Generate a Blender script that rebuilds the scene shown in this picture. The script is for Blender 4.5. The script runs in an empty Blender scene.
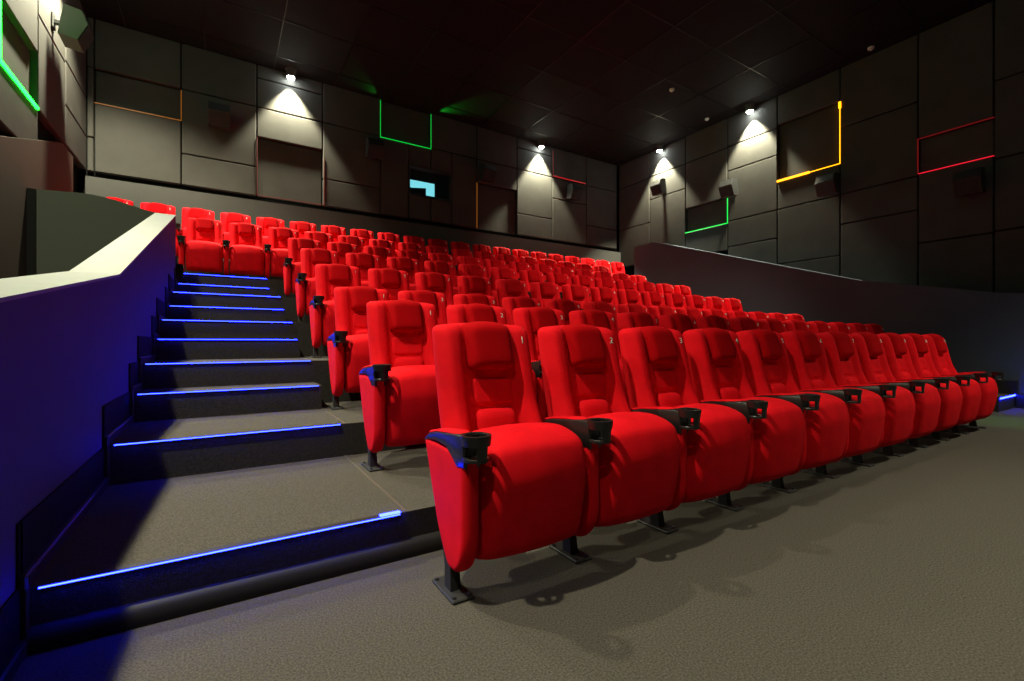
import bpy, math, random
from mathutils import Vector, Matrix
random.seed(4)
scene = bpy.context.scene
COL = scene.collection
R = math.radians

# ------------------------------------------------------------------ materials
def nodes_of(name):
    m = bpy.data.materials.new(name)
    m.use_nodes = True
    nt = m.node_tree
    b = nt.nodes['Principled BSDF']
    return m, nt, b

def mat(name, col, rough=.6, metal=0., spec=.5, noise=0., nscale=40., bump=0., bscale=200., coat=0., sheen=0.):
    m, nt, b = nodes_of(name)
    b.inputs['Base Color'].default_value = (*col, 1)
    b.inputs['Roughness'].default_value = rough
    b.inputs['Metallic'].default_value = metal
    b.inputs['Specular IOR Level'].default_value = spec
    if coat: b.inputs['Coat Weight'].default_value = coat
    if sheen:
        b.inputs['Sheen Weight'].default_value = sheen
        b.inputs['Sheen Roughness'].default_value = .4
        b.inputs['Sheen Tint'].default_value = (1., .25, .2, 1)
    tc = nt.nodes.new('ShaderNodeTexCoord')
    if noise:
        n = nt.nodes.new('ShaderNodeTexNoise'); n.inputs['Scale'].default_value = nscale
        n.inputs['Detail'].default_value = 6
        nt.links.new(tc.outputs['Object'], n.inputs['Vector'])
        r = nt.nodes.new('ShaderNodeValToRGB')
        r.color_ramp.elements[0].position = .3; r.color_ramp.elements[1].position = .7
        r.color_ramp.elements[0].color = (*[c*(1-noise) for c in col], 1)
        r.color_ramp.elements[1].color = (*[min(1, c*(1+noise)) for c in col], 1)
        nt.links.new(n.outputs['Fac'], r.inputs['Fac'])
        nt.links.new(r.outputs['Color'], b.inputs['Base Color'])
    if bump:
        n2 = nt.nodes.new('ShaderNodeTexNoise'); n2.inputs['Scale'].default_value = bscale
        n2.inputs['Detail'].default_value = 4
        nt.links.new(tc.outputs['Object'], n2.inputs['Vector'])
        bp = nt.nodes.new('ShaderNodeBump'); bp.inputs['Strength'].default_value = bump
        bp.inputs['Distance'].default_value = .01
        nt.links.new(n2.outputs['Fac'], bp.inputs['Height'])
        nt.links.new(bp.outputs['Normal'], b.inputs['Normal'])
    return m

def glow(name, col, strength):
    m, nt, b = nodes_of(name)
    b.inputs['Base Color'].default_value = (.02, .02, .02, 1)
    b.inputs['Emission Color'].default_value = (*col, 1)
    b.inputs['Emission Strength'].default_value = strength
    return m

M = {}
M['velvet'] = mat('red_velvet', (.71, .004, .011), rough=.85, spec=.10, noise=.1, nscale=9, bump=.1, bscale=500)
M['velvet_shaded'] = mat('red_velvet_shaded', (.42, .0012, .004), rough=.9, spec=.06, noise=.1, nscale=9, bump=.1, bscale=500)  # darker copy of the velvet, the headrest's shade put into its colour
M['black'] = mat('black_plastic', (.012, .012, .013), rough=.32, spec=.5, bump=.05, bscale=300)
M['steel'] = mat('black_painted_steel', (.014, .014, .015), rough=.6)
M['bolt'] = mat('bolt_steel', (.16, .155, .15), rough=.4, metal=1.)
M['thread'] = mat('white_stitching', (.8, .72, .62), rough=.7)
M['carpet'] = mat('grey_carpet', (.086, .078, .069), rough=.95, spec=.05, noise=.4, nscale=150, bump=.5, bscale=420)
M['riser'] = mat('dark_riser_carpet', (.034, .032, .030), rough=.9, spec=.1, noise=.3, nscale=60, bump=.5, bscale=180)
M['skirt'] = mat('black_skirting', (.018, .017, .016), rough=.55, spec=.3)
M['seam'] = mat('seam_metal', (.32, .29, .25), rough=.4, metal=.8)
M['panel'] = mat('grey_wall_panel', (.055, .053, .049), rough=.85, spec=.2, noise=.12, nscale=2.2, bump=.12, bscale=90)
M['black_wall'] = mat('black_wall', (.006, .006, .006), rough=.9, spec=.1)
M['lower_wall'] = mat('grey_lower_wall', (.066, .084, .115), rough=.8, spec=.2, noise=.05, nscale=2)
M['back_lower'] = mat('grey_back_lower_wall', (.062, .062, .060), rough=.8, spec=.2, noise=.05, nscale=2)
M['brown_wall'] = mat('brown_lower_wall', (.075, .052, .043), rough=.8, spec=.2, noise=.05, nscale=2)
M['parapet'] = mat('parapet_paint', (.040, .034, .085), rough=.7, spec=.2, noise=.05, nscale=3)  # navy tint puts extra blue of the step lights into the colour
M['cap'] = mat('cream_cap', (.150, .160, .165), rough=.6, spec=.3, noise=.06, nscale=6)
M['guard'] = mat('dark_guard_paint', (.048, .054, .043), rough=.8, spec=.2)
M['ceiling'] = mat('black_ceiling_tile', (.007, .007, .008), rough=.8, spec=.2, noise=.1, nscale=5)
M['grid'] = mat('ceiling_grid_metal', (.04, .04, .04), rough=.35, metal=.8)
M['speaker'] = mat('speaker_case', (.03, .03, .032), rough=.45, spec=.5)
M['speaker_grey'] = mat('speaker_case_grey', (.11, .115, .11), rough=.5, spec=.4)
M['grille'] = mat('speaker_grille', (.01, .01, .011), rough=.5, spec=.4, bump=.6, bscale=260)
M['white'] = mat('white_plastic', (.65, .65, .62), rough=.5)
M['glass_dark'] = mat('dark_window_glass', (.01, .03, .035), rough=.08, spec=.6)
M['blue_led'] = glow('blue_led', (.005, .009, 1.), 85)
M['green_led'] = glow('green_led', (.003, 1., .016), 30)
M['green_dim'] = glow('green_led_dim', (.003, 1., .08), .55)
M['green_mid'] = glow('green_led_mid', (.003, 1., .10), 1.1)
M['amber_led'] = glow('amber_led', (1., .33, .004), 4)
M['amber_dim'] = glow('amber_led_dim', (1., .30, .01), .25)
M['red_led'] = glow('red_led', (1., .01, .035), 1.0)
M['red_mid'] = glow('red_led_mid', (1., .01, .02), .45)
M['red_dim'] = glow('red_led_dim', (1., .01, .02), .13)
M['lamp'] = glow('lamp_lens', (.9, 1., .95), 120)
M['lit_room'] = glow('lit_booth', (.20, .72, .80), 1.0)

# ------------------------------------------------------------------ mesh helpers
class MB:
    def __init__(s): s.v = []; s.f = []
    def add(s, vs, fs):
        o = len(s.v); s.v += [tuple(p) for p in vs]; s.f += [tuple(i+o for i in q) for q in fs]; return s
    def box(s, x0, x1, y0, y1, z0, z1, b=0.):
        if b <= 0:
            s.add([(x0,y0,z0),(x1,y0,z0),(x1,y1,z0),(x0,y1,z0),(x0,y0,z1),(x1,y0,z1),(x1,y1,z1),(x0,y1,z1)],
                  [(0,3,2,1),(4,5,6,7),(0,1,5,4),(1,2,6,5),(2,3,7,6),(3,0,4,7)])
            return s
        b = min(b, (x1-x0)*.45, (y1-y0)*.45, (z1-z0)*.45)
        vs, idx = [], {}
        for sx in (0, 1):
            for sy in (0, 1):
                for sz in (0, 1):
                    X = (x0, x1)[sx]; Y = (y0, y1)[sy]; Z = (z0, z1)[sz]
                    ix = X+(b if sx == 0 else -b); iy = Y+(b if sy == 0 else -b); iz = Z+(b if sz == 0 else -b)
                    idx[sx, sy, sz] = len(vs)
                    vs += [(X, iy, iz), (ix, Y, iz), (ix, iy, Z)]
        g = lambda a, k: idx[a]+k
        fs = []
        for k in range(3):
            o1, o2 = [(1, 2), (2, 0), (0, 1)][k]
            for sd in (0, 1):
                q = []
                for (p, r) in ((0, 0), (1, 0), (1, 1), (0, 1)):
                    a = [0, 0, 0]; a[k] = sd; a[o1] = p; a[o2] = r
                    q.append(g(tuple(a), k))
                fs.append(tuple(q) if sd else tuple(reversed(q)))
        for k in range(3):
            o1, o2 = [(1, 2), (2, 0), (0, 1)][k]
            for p in (0, 1):
                for r in (0, 1):
                    a = [0, 0, 0]; c = [0, 0, 0]; a[k] = 0; c[k] = 1
                    a[o1] = c[o1] = p; a[o2] = c[o2] = r
                    a = tuple(a); c = tuple(c)
                    fs.append((g(a, o1), g(c, o1), g(c, o2), g(a, o2)))
        for a in idx: fs.append((g(a, 0), g(a, 1), g(a, 2)))
        s.add(vs, fs); return s
    def cyl(s, p0, p1, r0, r1=None, n=16):
        r1 = r0 if r1 is None else r1
        p0 = Vector(p0); p1 = Vector(p1); d = (p1-p0).normalized()
        a = d.orthogonal().normalized(); c = d.cross(a)
        vs = []
        for (p, r) in ((p0, r0), (p1, r1)):
            for i in range(n):
                t = 2*math.pi*i/n; vs.append(p+a*(r*math.cos(t))+c*(r*math.sin(t)))
        fs = [(i, (i+1) % n, n+(i+1) % n, n+i) for i in range(n)]
        fs += [tuple(reversed(range(n))), tuple(range(n, 2*n))]
        s.add(vs, fs); return s
    def lathe(s, prof, c, a0=0., a1=2*math.pi, n=28, closed_profile=True):
        full = abs(a1-a0-2*math.pi) < 1e-6
        m = n if full else n+1
        vs = []
        for i in range(m):
            t = a0+(a1-a0)*i/n
            for (r, z) in prof: vs.append((c[0]+r*math.cos(t), c[1]+r*math.sin(t), c[2]+z))
        k = len(prof); fs = []
        for i in range(n):
            j = (i+1) % m
            for q in range(k if closed_profile else k-1):
                w = (q+1) % k
                fs.append((i*k+q, j*k+q, j*k+w, i*k+w))
        if not full and closed_profile:
            fs += [tuple(range(k)), tuple(n*k+q for q in reversed(range(k)))]
        s.add(vs, fs); return s
    def prism(s, poly, axis, a, b):
        """poly: 2D points, extruded along axis x / y / z between a and b"""
        f = {'x': lambda p, t: (t, p[0], p[1]), 'y': lambda p, t: (p[0], t, p[1]), 'z': lambda p, t: (p[0], p[1], t)}[axis]
        n = len(poly)
        s.add([f(p, a) for p in poly]+[f(p, b) for p in poly],
              [tuple(range(n)), tuple(range(2*n-1, n-1, -1))]+[(i, n+i, n+(i+1) % n, (i+1) % n) for i in range(n)])
        return s
    def loft(s, secs):
        k = len(secs[0]); vs = [p for q in secs for p in q]
        fs = [(i*k+j, i*k+(j+1) % k, (i+1)*k+(j+1) % k, (i+1)*k+j) for i in range(len(secs)-1) for j in range(k)]
        fs += [tuple(range(k)), tuple((len(secs)-1)*k+j for j in reversed(range(k)))]
        s.add(vs, fs); return s
    def mesh(s, name, m, smooth=True, angle=40):
        me = bpy.data.meshes.new(name)
        me.from_pydata(s.v, [], s.f)
        import bmesh
        bm = bmesh.new(); bm.from_mesh(me)
        bmesh.ops.recalc_face_normals(bm, faces=bm.faces[:])
        if smooth:
            for f in bm.faces: f.smooth = True
            for e in bm.edges:
                if len(e.link_faces) == 2 and e.calc_face_angle(0) > R(angle): e.smooth = False
        bm.to_mesh(me); bm.free()
        me.materials.append(M[m])
        return me

def link(name, data, parent=None, loc=None):
    o = bpy.data.objects.new(name, data); COL.objects.link(o)
    if parent is not None: o.parent = parent
    if loc is not None: o.location = loc
    return o

def obj(name, mb, m, parent=None, loc=None, smooth=True, angle=40):
    return link(name, mb.mesh(name, m, smooth, angle), parent, loc)

def tag(o, label=None, cat=None, group=None, kind=None):
    if label: o['label'] = label
    if cat: o['category'] = cat
    if group: o['group'] = group
    if kind: o['kind'] = kind
    return o

def struct(name, mb, m, smooth=False):
    return tag(obj(name, mb, m, smooth=smooth), kind='structure')

def empty(name, loc, label, cat, group=None, rz=0.):
    o = bpy.data.objects.new(name, None); COL.objects.link(o)
    o.location = loc; o.rotation_euler = (0, 0, rz); o.empty_display_size = .1
    return tag(o, label, cat, group)

def q(e, r):
    t = max(0., min(1., e/r)); return math.sqrt(max(0., 1-(1-t)**2))

def sstep(a, b, x):
    t = max(0., min(1., (x-a)/(b-a))); return t*t*(3-2*t)

def pillow(L, Rr, z0, z1, yf, yb, r, nx=26, nz=26, corner=.05, crown=0., cornerb=None, mp=None):
    """closed cushion: outline L(z)..Rr(z) over z0..z1, front surface yf(x,z), rear yb(x,z), all edges rounded by r"""
    cornerb = corner if cornerb is None else cornerb
    mp = mp or (lambda x, y, z: (x, y, z))
    vs = {}; out = []
    def P(i, j, side):
        s_ = math.sin(math.pi/2*(2*i/nx-1)); t_ = .5+.5*math.sin(math.pi/2*(2*j/nz-1))
        z = z0+(z1-z0)*t_
        l, rr = L(z), Rr(z)
        dt, db = z1-z, z-z0
        cut = 0.
        if corner > 0 and dt < corner: cut = max(cut, corner*(1-q(dt, corner)))
        if cornerb > 0 and db < cornerb: cut = max(cut, cornerb*(1-q(db, cornerb)))
        l += cut; rr -= cut
        if l > rr: l = rr = (l+rr)/2
        c = (l+rr)/2; hw = (rr-l)/2
        x = c+hw*s_
        k = q(hw-abs(x-c), r)*q(min(dt, db), r)
        f, b = yf(x, z), yb(x, z)
        m = (f+b)/2; h = (b-f)/2*k
        zz = z+crown*(1-s_*s_)*t_
        return mp(x, m-h if side == 0 else m+h, zz)
    def vid(i, j, side):
        if i in (0, nx) or j in (0, nz): side = 0
        key = (i, j, side)
        if key not in vs:
            vs[key] = len(out); out.append(P(i, j, side))
        return vs[key]
    fs = []
    for side in (0, 1):
        for i in range(nx):
            for j in range(nz):
                a = (vid(i, j, side), vid(i+1, j, side), vid(i+1, j+1, side), vid(i, j+1, side))
                fs.append(a if side == 0 else tuple(reversed(a)))
    mb = MB(); mb.add(out, fs); return mb

# ------------------------------------------------------------------ camera
YAW = R(32.25)
cam = bpy.data.cameras.new('camera'); co = bpy.data.objects.new('camera', cam); COL.objects.link(co)
cam.sensor_width = 36.; cam.lens = 36.*462.2/1024
cam.shift_y = (342.2-340.5)/1024
cam.clip_start = .02
co.location = (0, 0, .953)
co.rotation_euler = (R(90), 0, -YAW)
scene.camera = co

# ------------------------------------------------------------------ the room
PITCH = .58
RISER = [2.0, 3.2, 4.4, 5.6, 6.8, 8.0, 9.2]                # front edge of each platform
PZ = [0., .195, .41, .79, 1.17, 1.55, 1.925, 2.33]         # floor level of each row
CEIL = 6.66
struct('floor', MB().box(-2.2, 11.1, -7.2, 10.95, -.2, 0), 'carpet')
struct('ceiling', MB().box(-2.2, 11.1, -7.2, 10.95, CEIL, CEIL+.15), 'ceiling')

def tread_block(name, x0, x1, y0, y1, z0, z1):
    """a platform or step: carpeted tread with a dark riser face"""
    mb = MB().box(x0, x1, y0, y1, z0, z1)
    o = struct(name, mb, 'carpet')
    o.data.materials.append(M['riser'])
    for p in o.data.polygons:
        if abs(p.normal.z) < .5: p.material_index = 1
    return o

for k, y in enumerate(RISER):
    y1 = RISER[k+1] if k+1 < len(RISER) else 10.8
    x0 = -.56 if k < 5 else -1.8
    if k == 5: # the row behind the stair head widens to the left wall once past the guard wall
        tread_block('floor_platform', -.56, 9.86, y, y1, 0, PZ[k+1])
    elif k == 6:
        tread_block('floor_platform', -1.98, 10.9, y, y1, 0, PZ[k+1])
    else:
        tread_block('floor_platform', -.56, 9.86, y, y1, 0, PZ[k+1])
HALF = []
for k in range(2, 6):
    zt = (PZ[k]+PZ[k+1])/2
    y = RISER[k]-.38
    HALF.append((y, zt))
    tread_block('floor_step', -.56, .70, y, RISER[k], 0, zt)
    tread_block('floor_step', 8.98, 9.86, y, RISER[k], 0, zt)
# landing left of row seven, behind the guard wall
tread_block('floor_landing', -1.98, -.56, 7.9, 9.2, 0, PZ[6])
# seams between aisle carpet and row platforms
for k in range(6):
    y1 = RISER[k+1]-(.38 if 1 <= k <= 4 else 0)
    struct('trim_seam', MB().box(.695, .707, RISER[k]+.004, y1-.004, PZ[k+1]-.002, PZ[k+1]+.003), 'seam')
# half-round skirting along the first riser
mb = MB()
prof = [(0, 0), (-.03, 0), (-.034, .02), (-.03, .05), (-.018, .068), (0, .075)]
mb.prism([(2.0+p[0], p[1]) for p in prof], 'x', -.5, 8.9)
struct('baseboard_riser', mb, 'skirt', True)

# stepped skirting along the parapet
def stepped_skirting(name, xa, xb, hh=.05):
    edges = [(0.4, 0.)]
    steps = sorted([(y, PZ[k+1]) for k, y in enumerate(RISER[:6])]+HALF)
    edges += steps
    mb = MB()
    for i, (y, z) in enumerate(edges):
        ye = edges[i+1][0] if i+1 < len(edges) else 7.84
        zn = edges[i+1][1] if i+1 < len(edges) else None
        mb.box(xa, xb, y-(.03 if i else 0), ye, z, z+hh, .006 if hh < .1 else 0)
        if zn is not None: mb.box(xa, xb, ye-.02, ye, z+.02, zn+hh, .006 if hh < .1 else 0)
    return struct(name, mb, 'skirt' if hh < .1 else 'black_wall')
stepped_skirting('baseboard_left', -.525, -.495)
stepped_skirting('trim_kick_plate', -.523, -.513, .21)
def right_skirting():
    steps = [(-1.0, 0.), (1.79, PZ[1])]+sorted([(y, PZ[k+1]) for k, y in enumerate(RISER[:6]) if k]+HALF)
    mb = MB()
    for i, (y, z) in enumerate(steps):
        ye = steps[i+1][0] if i+1 < len(steps) else 9.15
        mb.box(9.78, 9.85, y-(.03 if i else 0), ye, z, z+.2, .008)
    struct('baseboard_right', mb, 'skirt')
right_skirting()

# parapet with sloping cream cap
PY = [(.3, .83), (1.853, 1.078), (3.64, 1.366), (7.84, 2.70)]
mb = MB().prism([(y, z-.012) for y, z in PY]+[(7.84, 0), (.3, 0)], 'x', -.73, -.52)
struct('wall_parapet', mb, 'parapet')
mb = MB()
mb.loft([[(-.742, y, z), (-.516, y, z), (-.516, y, z-.014), (-.742, y, z-.014)] for y, z in PY])
struct('trim_parapet_cap', mb, 'cap')
# guard wall across the entrance passage, its top curving down to the parapet
top = [(-1.95, 2.80), (-1.5, 2.826), (-1.37, 2.822), (-1.25, 2.81), (-1.14, 2.79), (-1.04, 2.762), (-.9, 2.725), (-.742, 2.69)]
mb = MB().prism([(-1.95, 0)]+top+[(-.742, 0)], 'y', 7.79, 7.9)
struct('wall_guard', mb, 'guard')
struct('trim_guard_gap', MB().box(-1.96, -1.88, 7.77, 7.92, 0, 2.80), 'black_wall')  # added black strip stands in for the dark gap at the left wall

# lower side walls with raked tops
RAKE = [(-7, 1.6), (1.0, 1.6), (1.95, 1.69), (3.78, 2.09), (8.43, 3.64), (9.17, 3.64)]
mb = MB().prism(RAKE+[(9.17, 0), (-7, 0)], 'x', 9.86, 10.9)
struct('wall_right_lower', mb, 'lower_wall')
RAKE_L = [(-7, 1.7), (1.0, 1.7), (2.0, 1.77), (4.1, 2.155), (9.23, 3.87), (9.84, 3.87)]
mb = MB().prism(RAKE_L+[(9.84, 0), (-7, 0)], 'x', -2.02, -1.96)
struct('wall_left_lower', mb, 'brown_wall')
# front wall (behind the camera)
struct('wall_front', MB().box(-2.2, 11.1, -7.3, -7.0, 0, CEIL), 'black_wall')

# panelled walls: a black backing with raised acoustic panels laid out in an irregular grid
G = .010
RECESS = set()
def panelled(name, rects, place, back):
    mb = MB(); back(mb)
    nb = len(mb.f)
    for (a0, a1, z0, z1) in rects:
        place(mb, a0+G, a1-G, z0+G, z1-G, .07 if (a0, a1, z0, z1) in RECESS else 0.)
    o = struct(name, mb, 'black_wall')
    o.data.materials.append(M['panel'])
    n = 0
    for i, p in enumerate(o.data.polygons):
        if i >= nb: p.material_index = 1
    return o
V = [-1.98, -1.88, -.63, .63, 1.90, 3.17, 4.43, 5.72, 6.98, 8.21, 9.52, 10.82, 10.9]
Z0, A, B_, C_, D_, T = 3.95, 4.55, 5.17, 5.78, 6.38, CEIL
back = [(V[0], V[1], Z0, A), (V[0], V[1], A, C_), (V[0], V[1], C_, T),
        (V[1], V[2], Z0, B_), (V[1], V[2], B_, C_), (V[1], V[2], C_, T),
        (V[2], V[3], Z0, A), (V[2], V[3], A, C_), (V[2], V[3], C_, T),
        (V[3], V[4], Z0, B_), (V[3], V[4], B_, C_), (V[3], V[4], C_, D_), (V[3], V[4], D_, T),
        (V[4], V[5], Z0, A), (V[4], V[5], A, C_), (V[4], V[5], C_, T),
        (V[5], V[6], 5.76, T), (V[5], 3.86, Z0, 5.76), (3.86, V[6], Z0, A), (3.86, V[6], 5.25, 5.76),
        (V[6], 4.99, Z0, A), (V[6], 4.99, 5.25, C_), (4.99, V[7], Z0, C_), (V[6], V[7], C_, T),
        (V[7], V[8], Z0, B_), (V[7], V[8], B_, C_), (V[7], V[8], C_, T),
        (V[8], V[9], Z0, A), (V[8], V[9], A, C_), (V[8], V[9], C_, D_), (V[8], V[9], D_, T),
        (V[9], V[10], Z0, B_), (V[9], V[10], B_, C_), (V[9], V[10], C_, T),
        (V[10], V[11], Z0, A), (V[10], V[11], A, C_), (V[10], V[11], C_, T)]
RECESS |= {(V[3], V[4], Z0, B_), (V[7], V[8], Z0, B_), (V[5], V[6], 5.76, T), (V[1], V[2], B_, C_)}
def back_shell(mb):
    # wall with the projection-booth opening left free
    mb.box(-2.2, 3.86, 10.90, 11.0, 0, CEIL); mb.box(4.99, 11.1, 10.90, 11.0, 0, CEIL)
    mb.box(3.86, 4.99, 10.90, 11.0, 0, 4.55); mb.box(3.86, 4.99, 10.90, 11.0, 5.25, CEIL)
panelled('wall_back', back, lambda mb, a, b, c, d, e: mb.box(a, b, 10.8+e, 10.905, c, d, .012), back_shell)
struct('wall_back_lower', MB().box(-1.98, 10.9, 10.72, 10.91, 0, 3.84), 'back_lower')
W = [10.8, 9.53, 8.27, 7.01, 5.77, 4.49, 3.22, 2.23, .98, -.28, -1.54, -2.8, -4.1, -5.4, -6.7]
right = [(W[1], W[0], Z0-.6, A), (W[1], W[0], A, C_+.1), (W[1], W[0], C_+.1, T),
         (W[2], W[1], 3.3, B_+.05), (W[2], W[1], B_+.05, C_+.12), (W[2], W[1], C_+.12, T),
         (W[3], W[2], 3.3, 3.98), (W[3], W[2], 3.98, 4.64), (W[3], W[2], 4.64, C_+.12), (W[3], W[2], C_+.12, T),
         (W[4], W[3], 2.6, 3.37), (W[4], W[3], 3.37, 4.02), (W[4], W[3], 4.02, 5.29), (W[4], W[3], 5.29, 5.91), (W[4], W[3], 5.91, T),
         (W[5], W[4], 2.2, 2.76), (W[5], W[4], 2.76, 4.02), (W[5], W[4], 4.02, 4.67), (W[5], W[4], 4.67, 5.97), (W[5], W[4], 5.97, T),
         (W[6], W[5], 1.8, 3.4), (W[6], W[5], 3.4, 4.03), (W[6], W[5], 4.03, 5.4), (W[6], W[5], 5.4, T),
         (W[7], W[6], 1.6, 2.78), (W[7], W[6], 2.78, 4.05), (W[7], W[6], 4.05, 4.71), (W[7], W[6], 4.71, T)]
left = [(W[1], W[0], Z0, A), (W[1], W[0], A, B_+.05), (W[1], W[0], B_+.05, T),
        (W[2], W[1], Z0, B_), (W[2], W[1], B_, T),
        (W[3], W[2], 3.3, 3.94), (W[3], W[2], 3.94, 4.66), (W[3], W[2], 4.66, T)]
RECESS |= {(W[3], W[2], 3.98, 4.64), (W[5], W[4], 4.67, 5.97), (W[7], W[6], 4.05, 4.71), (W[3], W[2], 3.94, 4.66)}
for lst in (right, left):
    i0 = 7 if lst is right else 3
    for i in range(i0, len(W)-1):
        zz = [1.6, 2.8, 4.0, 5.3, T] if i % 2 else [1.6, 3.4, 4.6, 5.9, T]
        for a, b in zip(zz, zz[1:]): lst.append((W[i+1], W[i], a, b))
panelled('wall_right', right, lambda mb, a, b, c, d, e: mb.box(10.9+e, 11.005, a, b, c, d, .012), lambda mb: mb.box(11.0, 11.1, -7.2, 11.0, 0, CEIL))
panelled('wall_left', left, lambda mb, a, b, c, d, e: mb.box(-2.085, -1.98-e, a, b, c, d, .012), lambda mb: mb.box(-2.2, -2.08, -7.2, 11.0, 0, CEIL))

# ceiling grid runners
mb = MB()
for i in range(11):
    x = -1.45+1.2*i
    mb.box(x-.006, x+.006, -7, 10.8, CEIL-.006, CEIL)
for i in range(15):
    y = 10.3-1.2*i
    mb.box(-1.98, 10.9, y-.006, y+.006, CEIL-.007, CEIL)
struct('trim_ceiling_grid', mb, 'grid')

# projection booth window
w = struct('window_1', MB().box(3.86, 3.89, 10.79, 11.3, 4.55, 5.25).box(4.96, 4.99, 10.79, 11.3, 4.55, 5.25)
           .box(3.89, 4.96, 10.79, 11.3, 4.55, 4.58).box(3.89, 4.96, 10.79, 11.3, 5.22, 5.25).box(3.86, 4.99, 11.3, 11.32, 4.55, 5.25), 'speaker')
obj('pane', MB().box(3.89, 4.96, 11.0, 11.008, 4.58, 5.22), 'glass_dark', w, smooth=False)
obj('divider', MB().box(4.60, 4.65, 10.96, 11.02, 4.58, 5.22), 'black', w, smooth=False)
lit = obj('lit_port', MB().prism([(3.9, 4.97), (4.6, 4.97), (4.6, 4.62), (4.38, 4.62), (4.38, 4.83), (4.0, 4.78), (3.9, 4.80)], 'y', 10.985, 10.998), 'lit_room', w, smooth=False)
lit['label'] = 'bright cyan lit opening'

# ------------------------------------------------------------------ cinema seats
def make_parts():
    D = {}
    yc = lambda z: (.150+(z-.57)*.22 if z > .57 else .150+(z-.57)*.10)
    def yfb(x, z):
        u = abs(x-.288)/.245
        t = (z-.42)/.6
        wing = sstep(.46, .66, u)*(1-.8*sstep(.78, 1., u))*(.030-.008*sstep(.8, 1., t))+.006*sstep(.46, .8, u)+.045*sstep(.5, .75, u)*(1-sstep(.12, .52, t))
        return yc(z)-wing
    ybb = lambda x, z: yc(z)+.105
    D['backrest'] = pillow(lambda z: .043, lambda z: .533, .40, 1.031, yfb, ybb, .05, 40, 34, .03, .014).mesh('backrest', 'velvet', angle=180)
    h = lambda x, z: yc(z)-.050-.012*sstep(1.03, .86, z)+.012*(abs(x-.288)/.12)**4
    D['headrest'] = pillow(lambda z: .164, lambda z: .412, .822, 1.036, h, lambda x, z: yc(z)+.09, .045, 24, 22, .02, .015, cornerb=.03).mesh('headrest', 'velvet_shaded', angle=180)
    D['back_pad'] = pillow(lambda z: .178, lambda z: .398, .668, .80, lambda x, z: yc(z)-.008, lambda x, z: yc(z)+.03, .02, 16, 16, .03).mesh('back_pad', 'velvet', angle=180)
    D['lumbar_pad'] = pillow(lambda z: .188, lambda z: .388, .48, .658, lambda x, z: yc(z)-.038, lambda x, z: yc(z)+.03, .045, 18, 16, .035).mesh('lumbar_pad', 'velvet', angle=180)
    zs0, zs1 = .128, .600
    def yfs(x, z):
        t = (z-zs0)/(zs1-zs0)
        return -.250+.07*(1-t)**2.4+.06*max(0, t-.62)**1.6/.213+.035*((x-.29)/.25)**2
    D['seat'] = pillow(lambda z: .041+.012*(1-(z-zs0)/(zs1-zs0))**2, lambda z: .539-.012*(1-(z-zs0)/(zs1-zs0))**2, zs0, zs1, yfs,
                       lambda x, z: .110-.11*(1-(z-zs0)/(zs1-zs0)), .065, 36, 36, .075, .014, cornerb=.03).mesh('seat', 'velvet', angle=180)
    # rounded side panel in the y-z plane
    zb, zt, cm = .10, .565, -.055
    ro = lambda z: q(z-zb, .17)
    fl = lambda z: cm+(-.175-cm)*ro(z)
    bl = lambda z: cm+(.06+(z-.2)*.44-cm)*ro(z)
    D['side_panel'] = pillow(fl, bl, zb, zt, lambda x, z: -.034, lambda x, z: .034, .026, 24, 30, .03, cornerb=0,
                             mp=lambda x, y, z: (y, x, z)).mesh('side_panel', 'velvet', angle=180)
    # armrest body and pad
    def sec(y, za, zb_, w, b=.008):
        return [(-w+b, y, za), (w-b, y, za), (w, y, za+b), (w, y, zb_-b), (w-b, y, zb_), (-w+b, y, zb_), (-w, y, zb_-b), (-w, y, za+b)]
    A_ = [(.205, .535, .557, .030), (.16, .552, .582, .034), (.08, .562, .600, .036), (-.02, .558, .611, .037), (-.07, .530, .617, .037), (-.12, .500, .622, .038), (-.17, .505, .624, .034)]
    D['armrest'] = MB().loft([sec(*a) for a in A_]).mesh('armrest', 'black', angle=50)
    Pd = [(.195, .552, .566, .022), (.16, .576, .591, .029), (.08, .594, .609, .031), (-.02, .605, .620, .032), (-.09, .611, .626, .031), (-.115, .615, .622, .026)]
    D['arm_pad'] = MB().loft([sec(*a, b=.007) for a in Pd]).mesh('arm_pad', 'velvet', angle=50)
    # cup holder: rim ring, upper wall, two struts and a ledge
    c = (0, -.200, -.004)
    mb = MB()
    mb.lathe([(.040, .598), (.040, .632), (.046, .636), (.053, .634), (.054, .626), (.050, .598)], c)
    for a in (R(90), R(-90)):
        mb.lathe([(.039, .548), (.039, .602), (.049, .602), (.046, .548)], c, a-R(62 if a > 0 else 26), a+R(62 if a > 0 else 26), 12)
    mb.lathe([(.022, .545), (.022, .553), (.044, .556), (.047, .552), (.046, .543)], c)
    D['cup_holder'] = mb.mesh('cup_holder', 'black', angle=50)
    # foot: leaning post and bolted plate
    D['foot'] = MB().loft([[(-.024, .045, .20), (.024, .045, .20), (.024, -.02, .20), (-.024, -.02, .20)],
                           [(-.019, .026, .09), (.019, .026, .09), (.019, -.025, .09), (-.019, -.025, .09)],
                           [(-.022, .020, .012), (.022, .020, .012), (.022, -.036, .012), (-.022, -.036, .012)]]).mesh('foot', 'steel', angle=30)
    D['base_plate'] = MB().box(-.045, .045, -.105, .095, 0, .012, .004).mesh('base_plate', 'steel', angle=30)
    mb = MB()
    for sx in (-.03, .03):
        for sy in (-.084, .076): mb.cyl((sx, sy, .011), (sx, sy, .02), .0085, .007, 6)
    D['bolts'] = mb.mesh('bolts', 'bolt', angle=30)
    return D, yfb
D, back_front = make_parts()

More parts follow.
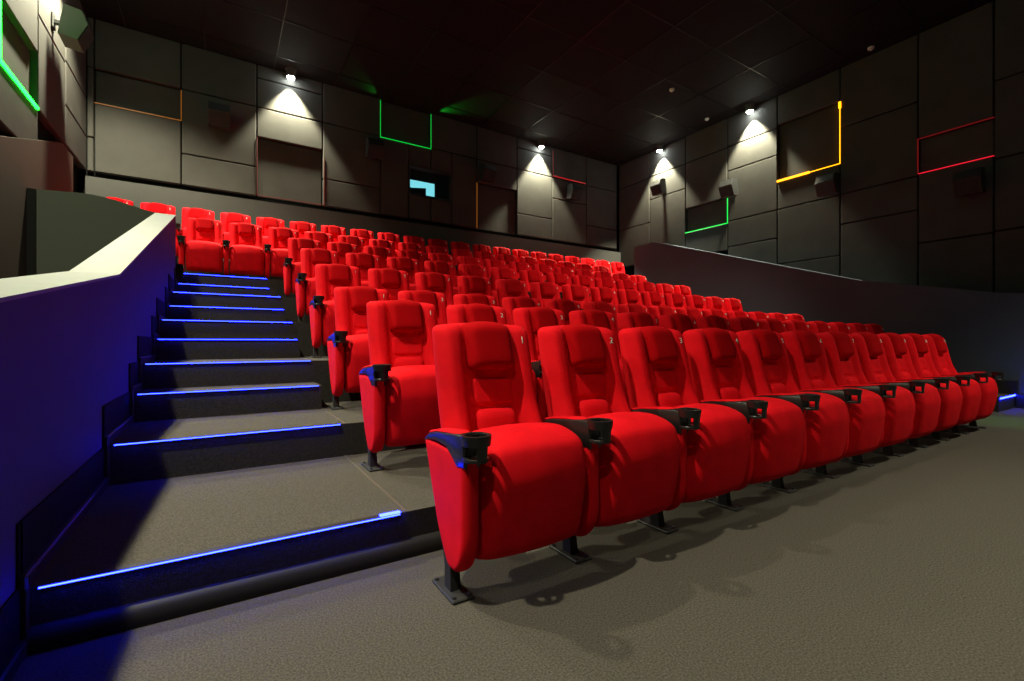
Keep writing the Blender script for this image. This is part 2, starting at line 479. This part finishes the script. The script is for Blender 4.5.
def number_mesh(n):
    cu = bpy.data.curves.new('digit', 'FONT'); cu.body = str(n); cu.size = .047; cu.extrude = .001; cu.resolution_u = 3
    cu.align_x = 'CENTER'
    ob = bpy.data.objects.new('digit', cu); COL.objects.link(ob)
    bpy.context.view_layer.update()
    me = bpy.data.meshes.new_from_object(ob.evaluated_get(bpy.context.evaluated_depsgraph_get()))
    bpy.data.objects.remove(ob); bpy.data.curves.remove(cu)
    me.name = 'number'; me.materials.clear(); me.materials.append(M['thread'])
    return me
NUM = {n: number_mesh(n) for n in range(1, 23)}

def standard(root, x):
    link('side_panel', D['side_panel'], root, (x, 0, 0))
    a = link('armrest', D['armrest'], root, (x, 0, 0))
    link('arm_pad', D['arm_pad'], a)
    link('cup_holder', D['cup_holder'], a)['label'] = 'black ring cup holder'
    f = link('foot', D['foot'], root, (x, 0, 0))
    link('base_plate', D['base_plate'], f)
    link('bolts', D['bolts'], f)['label'] = 'four bright bolt heads'

ORD = ['first', 'second', 'third', 'fourth', 'fifth', 'sixth', 'seventh', 'eighth', 'ninth', 'tenth', 'eleventh', 'twelfth', 'thirteenth',
       'fourteenth', 'fifteenth', 'sixteenth', 'seventeenth', 'eighteenth', 'nineteenth', 'twentieth', 'twenty-first', 'twenty-second']

def make_seat(loc, n, last):
    root = empty('cinema_seat', loc, None, 'seat')
    b = link('backrest', D['backrest'], root)
    link('headrest', D['headrest'], b)['label'] = 'bulging head pad with shade painted into its red'
    link('back_pad', D['back_pad'], b)
    link('lumbar_pad', D['lumbar_pad'], b)
    nm = link('number', NUM[n], b, (.458, back_front(.458, .948)-.003, .948))
    nm.rotation_euler = (R(90-12.4), 0, R(-4))
    nm['label'] = 'white stitched seat number'
    link('seat', D['seat'], root)
    standard(root, 0.)
    if last: standard(root, PITCH)
    return root

# row: (x of first seat standard, y of foot line, number of seats)
ROWS = [(.755, 1.63, 11), (.78, 2.825, 14), (.805, 4.0, 14), (.845, 5.21, 14), (.855, 6.40, 14), (.845, 7.66, 14), (-.50, 8.77, 16), (-1.79, 9.85, 21)]
RNAME = ['front row', 'second row', 'third row', 'fourth row', 'fifth row', 'sixth row', 'seventh row', 'back row']
for k, (x0, y0, cnt) in enumerate(ROWS):
    pitch = PITCH if k < 7 else .583
    for i in range(cnt):
        last = i == cnt-1
        s = make_seat((x0+pitch*i, y0, PZ[k]), i+1, last)
        rn = RNAME[k]
        if k < 6:
            if i == 0: lab = f'red velvet seat of the {rn} at its stair end, beside the blue-lit steps'
            elif last: lab = f'red velvet seat of the {rn} at its far end from the blue-lit steps'
            else: lab = f'red velvet seat in the {rn}, {ORD[i]} from the blue-lit stairs'
        elif k == 6:
            if i == 0: lab = 'red velvet seat of the seventh row at the stair head, beside the parapet end'
            elif i == 1: lab = 'red velvet seat of the seventh row, second above the stair head'
            elif last: lab = f'red velvet seat at the far end of the {rn}, away from the parapet'
            else: lab = f'red velvet seat in the {rn}, {ORD[i]} from the parapet end'
        else:
            if i == 0: lab = 'red velvet seat at the end of the back row, behind the dark guard wall'
            elif last: lab = 'red velvet seat at the far end of the back row, by the dark wall corner'
            else: lab = f'red velvet seat in the {rn}, {ORD[i]} from the guard wall end'
        tag(s, lab, 'seat', f'red cinema seats of the {rn}')

# ------------------------------------------------------------------ step lights
def led_bar(name, p0, p1, t, m, label, group, w=None):
    """a slim light bar with a black channel behind it, between two points on an axis"""
    x0, x1 = sorted((p0[0], p1[0])); y0, y1 = sorted((p0[1], p1[1])); z0, z1 = sorted((p0[2], p1[2]))
    return MB().box(x0-t, x1+t, y0-t, y1+t, z0-t, z1+t)

def step_light(x0, x1, y, z, label, group, t=.003):
    r = empty('step_light', ((x0+x1)/2, y, z), label, 'step light', group)
    h = (x1-x0)/2
    obj('channel', MB().box(-h, h, -.012, .02, -.006, .004), 'skirt', r, smooth=False)
    obj('light_strip', MB().box(-h, h, -.0155, -.012, -t, .001), 'blue_led', r, smooth=False)
    return r
stp = sorted([(y, PZ[k+1]) for k, y in enumerate(RISER[:6])]+HALF)
for i, (y, z) in enumerate(stp):
    x1 = .67 if i < 8 else .60
    where = ['lowest blue light strip, on the edge of the bottom step',
             'second blue step light up from the floor of the stairs', 'third blue step light up from the floor of the stairs',
             'fourth blue step light up from the floor of the stairs', 'fifth blue step light up, at the middle of the stairs',
             'fifth blue step light down from the stair head', 'fourth blue step light down from the stair head',
             'third blue step light down from the stair head', 'second blue step light down from the stair head',
             'topmost blue step light, under the seats at the stair head'][i]
    sl = step_light(-.475, x1, y, z, where, 'blue step lights of the stairs')
    if i == 0:
        obj('bright_end', MB().box(.485, .575, -.016, .004, .004, .012, .002), 'blue_led', sl, smooth=False)['label'] = 'short brighter piece at the end'
tread_block('floor_step', 8.98, 9.86, 1.79, RISER[0], 0, PZ[1])
step_light(8.98, 9.77, 1.79, PZ[1], 'short blue step light by the right wall past the end of the front row', 'blue step lights past the seats', .022)

# ------------------------------------------------------------------ wall light lines
def wall_light(name, label, pieces, cat='wall light'):
    """pieces: (p0, p1, thickness, material, part name)"""
    c = pieces[0][0]
    r = empty(name, c, label, cat, 'coloured light lines on the walls')
    for (p0, p1, t, m) in pieces:
        a = [min(p0[i], p1[i])-t-c[i] for i in range(3)]; b = [max(p0[i], p1[i])+t-c[i] for i in range(3)]
        obj('light_tube', MB().box(a[0], b[0], a[1], b[1], a[2], b[2]), m, r, smooth=False)
    return r
YB = 10.795; XR = 10.895; XL = -1.975
wall_light('wall_light', 'amber light line shaped like a corner, left part of the back wall', [((-1.87, YB, B_), (-.63, YB, B_), .0065, 'amber_dim'), ((-.63, YB, B_), (-.63, YB, C_-.04), .0065, 'amber_dim')])
wall_light('wall_light', 'dim red outline around a square panel of the back wall', [((.64, YB, 3.97), (1.93, YB, 3.97), .0065, 'red_dim'), ((.64, YB, 3.97), (.64, YB, 5.15), .0065, 'red_dim'), ((1.93, YB, 3.97), (1.93, YB, 5.0), .0065, 'red_dim')])
wall_light('wall_light', 'green light line in a U shape above the projection window', [((3.17, YB, 5.76), (4.43, YB, 5.76), .008, 'green_dim'), ((3.17, YB, 5.76), (3.17, YB, 6.62), .0065, 'green_dim'), ((4.43, YB, 5.76), (4.43, YB, 6.62), .0065, 'green_dim')])
wall_light('wall_light', 'thin amber upright light line right of the projection window', [((5.72, YB, 3.97), (5.72, YB, 5.16), .0065, 'amber_dim')])
wall_light('wall_light', 'red light line above the speaker near the back right corner', [((8.24, YB, 5.82), (9.47, YB, 5.82), .010, 'red_mid'), ((8.24, YB, 5.82), (8.24, YB, 6.55), .0065, 'red_dim')])
wall_light('wall_light', 'green light line on the right wall, running under a speaker', [((XR, 8.27, 3.98), (XR, 7.01, 3.98), .010, 'green_mid'), ((XR, 7.01, 3.98), (XR, 7.01, 4.62), .008, 'green_mid')])
wall_light('wall_light', 'bright amber light line shaped like a corner on the right wall', [((XR, 5.75, 4.67), (XR, 5.1, 4.67), .020, 'amber_led'), ((XR, 5.1, 4.67), (XR, 4.49, 4.67), .006, 'amber_led'), ((XR, 4.49, 4.67), (XR, 4.49, 5.9), .006, 'amber_led'), ((XR, 4.49, 5.84), (XR, 4.49, 5.93), .02, 'amber_led')])
wall_light('wall_light', 'red light line framing a panel high on the dark right wall', [((XR, 3.22, 4.06), (XR, 2.23, 4.06), .0065, 'red_led'), ((XR, 3.22, 4.06), (XR, 3.22, 4.70), .008, 'red_dim'), ((XR, 3.22, 4.70), (XR, 2.23, 4.70), .008, 'red_dim')])
wall_light('wall_light', 'vivid green light line on the left wall beside the speakers', [((XL, 8.22, 3.94), (XL, 7.02, 3.94), .013, 'green_led'), ((XL, 7.02, 3.94), (XL, 7.02, 6.3), .013, 'green_led')])

# the ends of the green tube throw a green fan along the ceiling
for (p, t, e) in (((4.46, 10.72, 6.56), (5.9, 9.4, 6.68), 90), ((3.14, 10.72, 6.56), (2.3, 10.2, 6.7), 8)):
    ld = bpy.data.lights.new('green_tube_end', 'SPOT'); ld.energy = e; ld.color = (.01, 1., .05); ld.spot_size = R(55); ld.spot_blend = .8; ld.shadow_soft_size = .02
    lo = bpy.data.objects.new('green_tube_end', ld); COL.objects.link(lo); lo.location = p
    lo.rotation_euler = (Vector(t)-Vector(p)).to_track_quat('-Z', 'Y').to_euler()
ld = bpy.data.lights.new('green_spot', 'SPOT'); ld.energy = 650; ld.color = (.25, 1., .15); ld.spot_size = R(15); ld.spot_blend = 1.; ld.shadow_soft_size = .05  # added spot for the green patch on the floor, no lamp behind it
lo = bpy.data.objects.new('green_spot', ld); COL.objects.link(lo); lo.location = (8.0, 1.3, 6.5)
# ------------------------------------------------------------------ speakers
def speaker(loc, rz, tilt, label, m='speaker', s=1.):
    """case with a slanted front face, hung on a wall bracket; local -y points into the room"""
    r = empty('wall_speaker', loc, label, 'speaker', 'speakers on the cinema walls', rz)
    w, h = .20*s, .23*s
    side = [(0, h), (-.20*s, h), (-.30*s, .05*s), (-.22*s, -h), (0, -h)]
    t = R(tilt)
    rot = lambda p: ((p[0]-.12)*math.cos(t)-p[1]*math.sin(t), (p[0]-.12)*math.sin(t)+p[1]*math.cos(t))
    c = obj('case', MB().prism([rot(p) for p in side], 'x', -w, w), m, r, smooth=False)
    a, b2, b3 = rot(side[1]), rot(side[2]), rot(side[3])
    def face(p, qq, name):
        nx, nz = -(qq[1]-p[1]), (qq[0]-p[0]); ln = math.hypot(nx, nz); nx, nz = nx/ln, nz/ln
        if nx > 0: nx, nz = -nx, -nz
        i = .06
        P = (p[0]+(qq[0]-p[0])*i, p[1]+(qq[1]-p[1])*i); Q = (p[0]+(qq[0]-p[0])*(1-i), p[1]+(qq[1]-p[1])*(1-i))
        e = .012
        obj(name, MB().prism([P, Q, (Q[0]+nx*e, Q[1]+nz*e), (P[0]+nx*e, P[1]+nz*e)], 'x', -w*.9, w*.9), 'grille', c, smooth=False)
    face(a, b2, 'grille'); face(b2, b3, 'grille')
    br = MB().box(-.03, .03, -.14, 0, -.03, .03, .006).box(-.07, .07, -.02, 0, -.1, .1, .005)
    obj('bracket', br, 'steel', r, smooth=False)
    return r
for x, z, lab in ((-.02, 5.36, 'black speaker on the back wall, in the grey panel right of the amber corner line'),
                  (2.97, 5.38, 'black speaker on the back wall, at the corner of the green light line'),
                  (5.91, 5.41, 'black speaker on the back wall, above the thin amber upright line'),
                  (8.84, 5.42, 'grey-sided speaker on the back wall under the red light line')):
    speaker((x, 10.795, z), 0, 8, lab, s=.9)
for y, z, lab in ((9.0, 5.44, 'black speaker on the right wall nearest the back corner, under a bright lamp'),
                  (6.83, 4.80, 'black speaker on the right wall above the green light line'),
                  (4.62, 4.25, 'dark speaker on the right wall under the amber light line'),
                  (2.48, 3.68, 'dark speaker on the right wall under the red light line')):
    speaker((10.895, y, z), R(-90), 8, lab, s=.88)
for y, z, lab in ((8.85, 5.42, 'grey speaker on the left wall, lit by the lamp above it'),
                  (7.25, 5.30, 'grey speaker high on the left wall above the green light line')):
    speaker((-1.975, y, z), R(90), 8, lab, 'speaker_grey', .92)

# ------------------------------------------------------------------ ceiling fittings and light
def downlight(x, y, label, lit, energy=0., col=(1., .96, .86), size=78, blend=.4, aim=None, z=CEIL):
    r = empty('downlight', (x, y, z), label, 'ceiling lamp', 'downlights along the ceiling edge')
    prof = [(.075, -.16), (.085, -.16), (.09, -.01), (.11, -.01), (.11, 0), (.075, 0)]
    obj('housing', MB().lathe(prof, (0, 0, 0), n=24), 'white' if not lit else 'speaker_grey', r)
    lens = MB(); n = 20
    dome = [(.074*math.cos(a), -.155-.05*math.sin(a)) for a in [R(t) for t in (0, 20, 40, 60, 80)]]
    lens.lathe(dome+[(.001, -.206), (.001, -.14), (.074, -.14)], (0, 0, 0), n=n)
    obj('lens', lens, 'lamp' if lit else 'white', r)
    if energy:
        ld = bpy.data.lights.new('lamp', 'SPOT'); ld.energy = energy; ld.color = col
        ld.spot_size = R(size); ld.spot_blend = blend; ld.shadow_soft_size = .07
        lo = bpy.data.objects.new('lamp', ld); COL.objects.link(lo); lo.parent = r
        lo.location = (0, 0, -.23)
        if aim is not None:
            d = Vector(aim)-(Vector((x, y, z-.23)))
            lo.rotation_euler = d.to_track_quat('-Z', 'Y').to_euler()
    return r
E0 = 800
WARM = (1., .95, .66)
downlight(1.25, 10.67, 'bright lamp at the left of the back wall, over the red-outlined panel', True, E0*2.3, WARM)
downlight(7.72, 10.67, 'bright lamp over the back wall by the red light line', True, E0*2.7, WARM)
downlight(10.77, 9.05, 'bright lamp over the right wall next to the back corner', True, E0*2.7, WARM)
downlight(10.77, 6.35, 'bright lamp over the right wall above the green light line', True, E0*2.7, WARM)
downlight(-1.6, 8.75, 'lamp above the left wall shining down on the grey speaker', True, E0*2.4, WARM, 125, .6)
downlight(-1.88, 1.75, 'lamp over the left wall beside the front row', True, E0*2.1, WARM, 120, .9)
downlight(-1.88, -1.1, 'lamp over the left wall beside the open floor', True, E0*.4, WARM, 120, .9)
downlight(7.0, -1.9, 'added unseen ceiling lamp that fills the middle of the open floor', True, E0*1.6, WARM, 92, .6)  # added out of view to light the right-hand seats and floor

downlight(-1.88, 4.95, 'lamp over the left wall beside the middle rows', True, E0*1.6, WARM, 120, .9)

downlight(6.3, 2.3, 'added unseen ceiling lamp that brightens the middle rows of seats', True, E0*1.5, WARM, 70, .7, aim=(6.6, 6.0, 1.3))  # added above the view to brighten the middle rows

downlight(3.2, -1.7, 'added unseen ceiling lamp that brightens the backs of the first seats', True, E0*.95, WARM, 66, .7)  # added behind the view to brighten the nearest backrests

def sprinkler(x, y, label):
    r = empty('smoke_detector', (x, y, CEIL), label, 'smoke detector', 'small white ceiling fittings')
    obj('body', MB().lathe([(.001, 0), (.055, 0), (.055, -.02), (.045, -.04), (.001, -.045)], (0, 0, 0), n=20), 'white', r)
    obj('sensor', MB().lathe([(.001, -.044), (.02, -.044), (.018, -.06), (.001, -.062)], (0, 0, 0), n=14), 'white', r)
sprinkler(10.5, 7.32, 'small white ceiling fitting between the two lamps of the right wall')
sprinkler(8.61, 6.89, 'small white ceiling fitting further in from the right wall lamps')
sprinkler(10.65, 3.86, 'small white ceiling fitting above the amber light line')

# ------------------------------------------------------------------ world, view
wd = bpy.data.worlds.new('world'); scene.world = wd; wd.use_nodes = True
wd.node_tree.nodes['Background'].inputs[0].default_value = (.5, .5, .55, 1)
wd.node_tree.nodes['Background'].inputs[1].default_value = .02
scene.view_settings.view_transform = 'Standard'
scene.view_settings.look = 'None'
scene.view_settings.gamma = 1
scene.view_settings.use_curve_mapping = False
scene.view_settings.exposure = 0.
scene.cycles.use_denoising = True
scene.cycles.max_bounces = 6
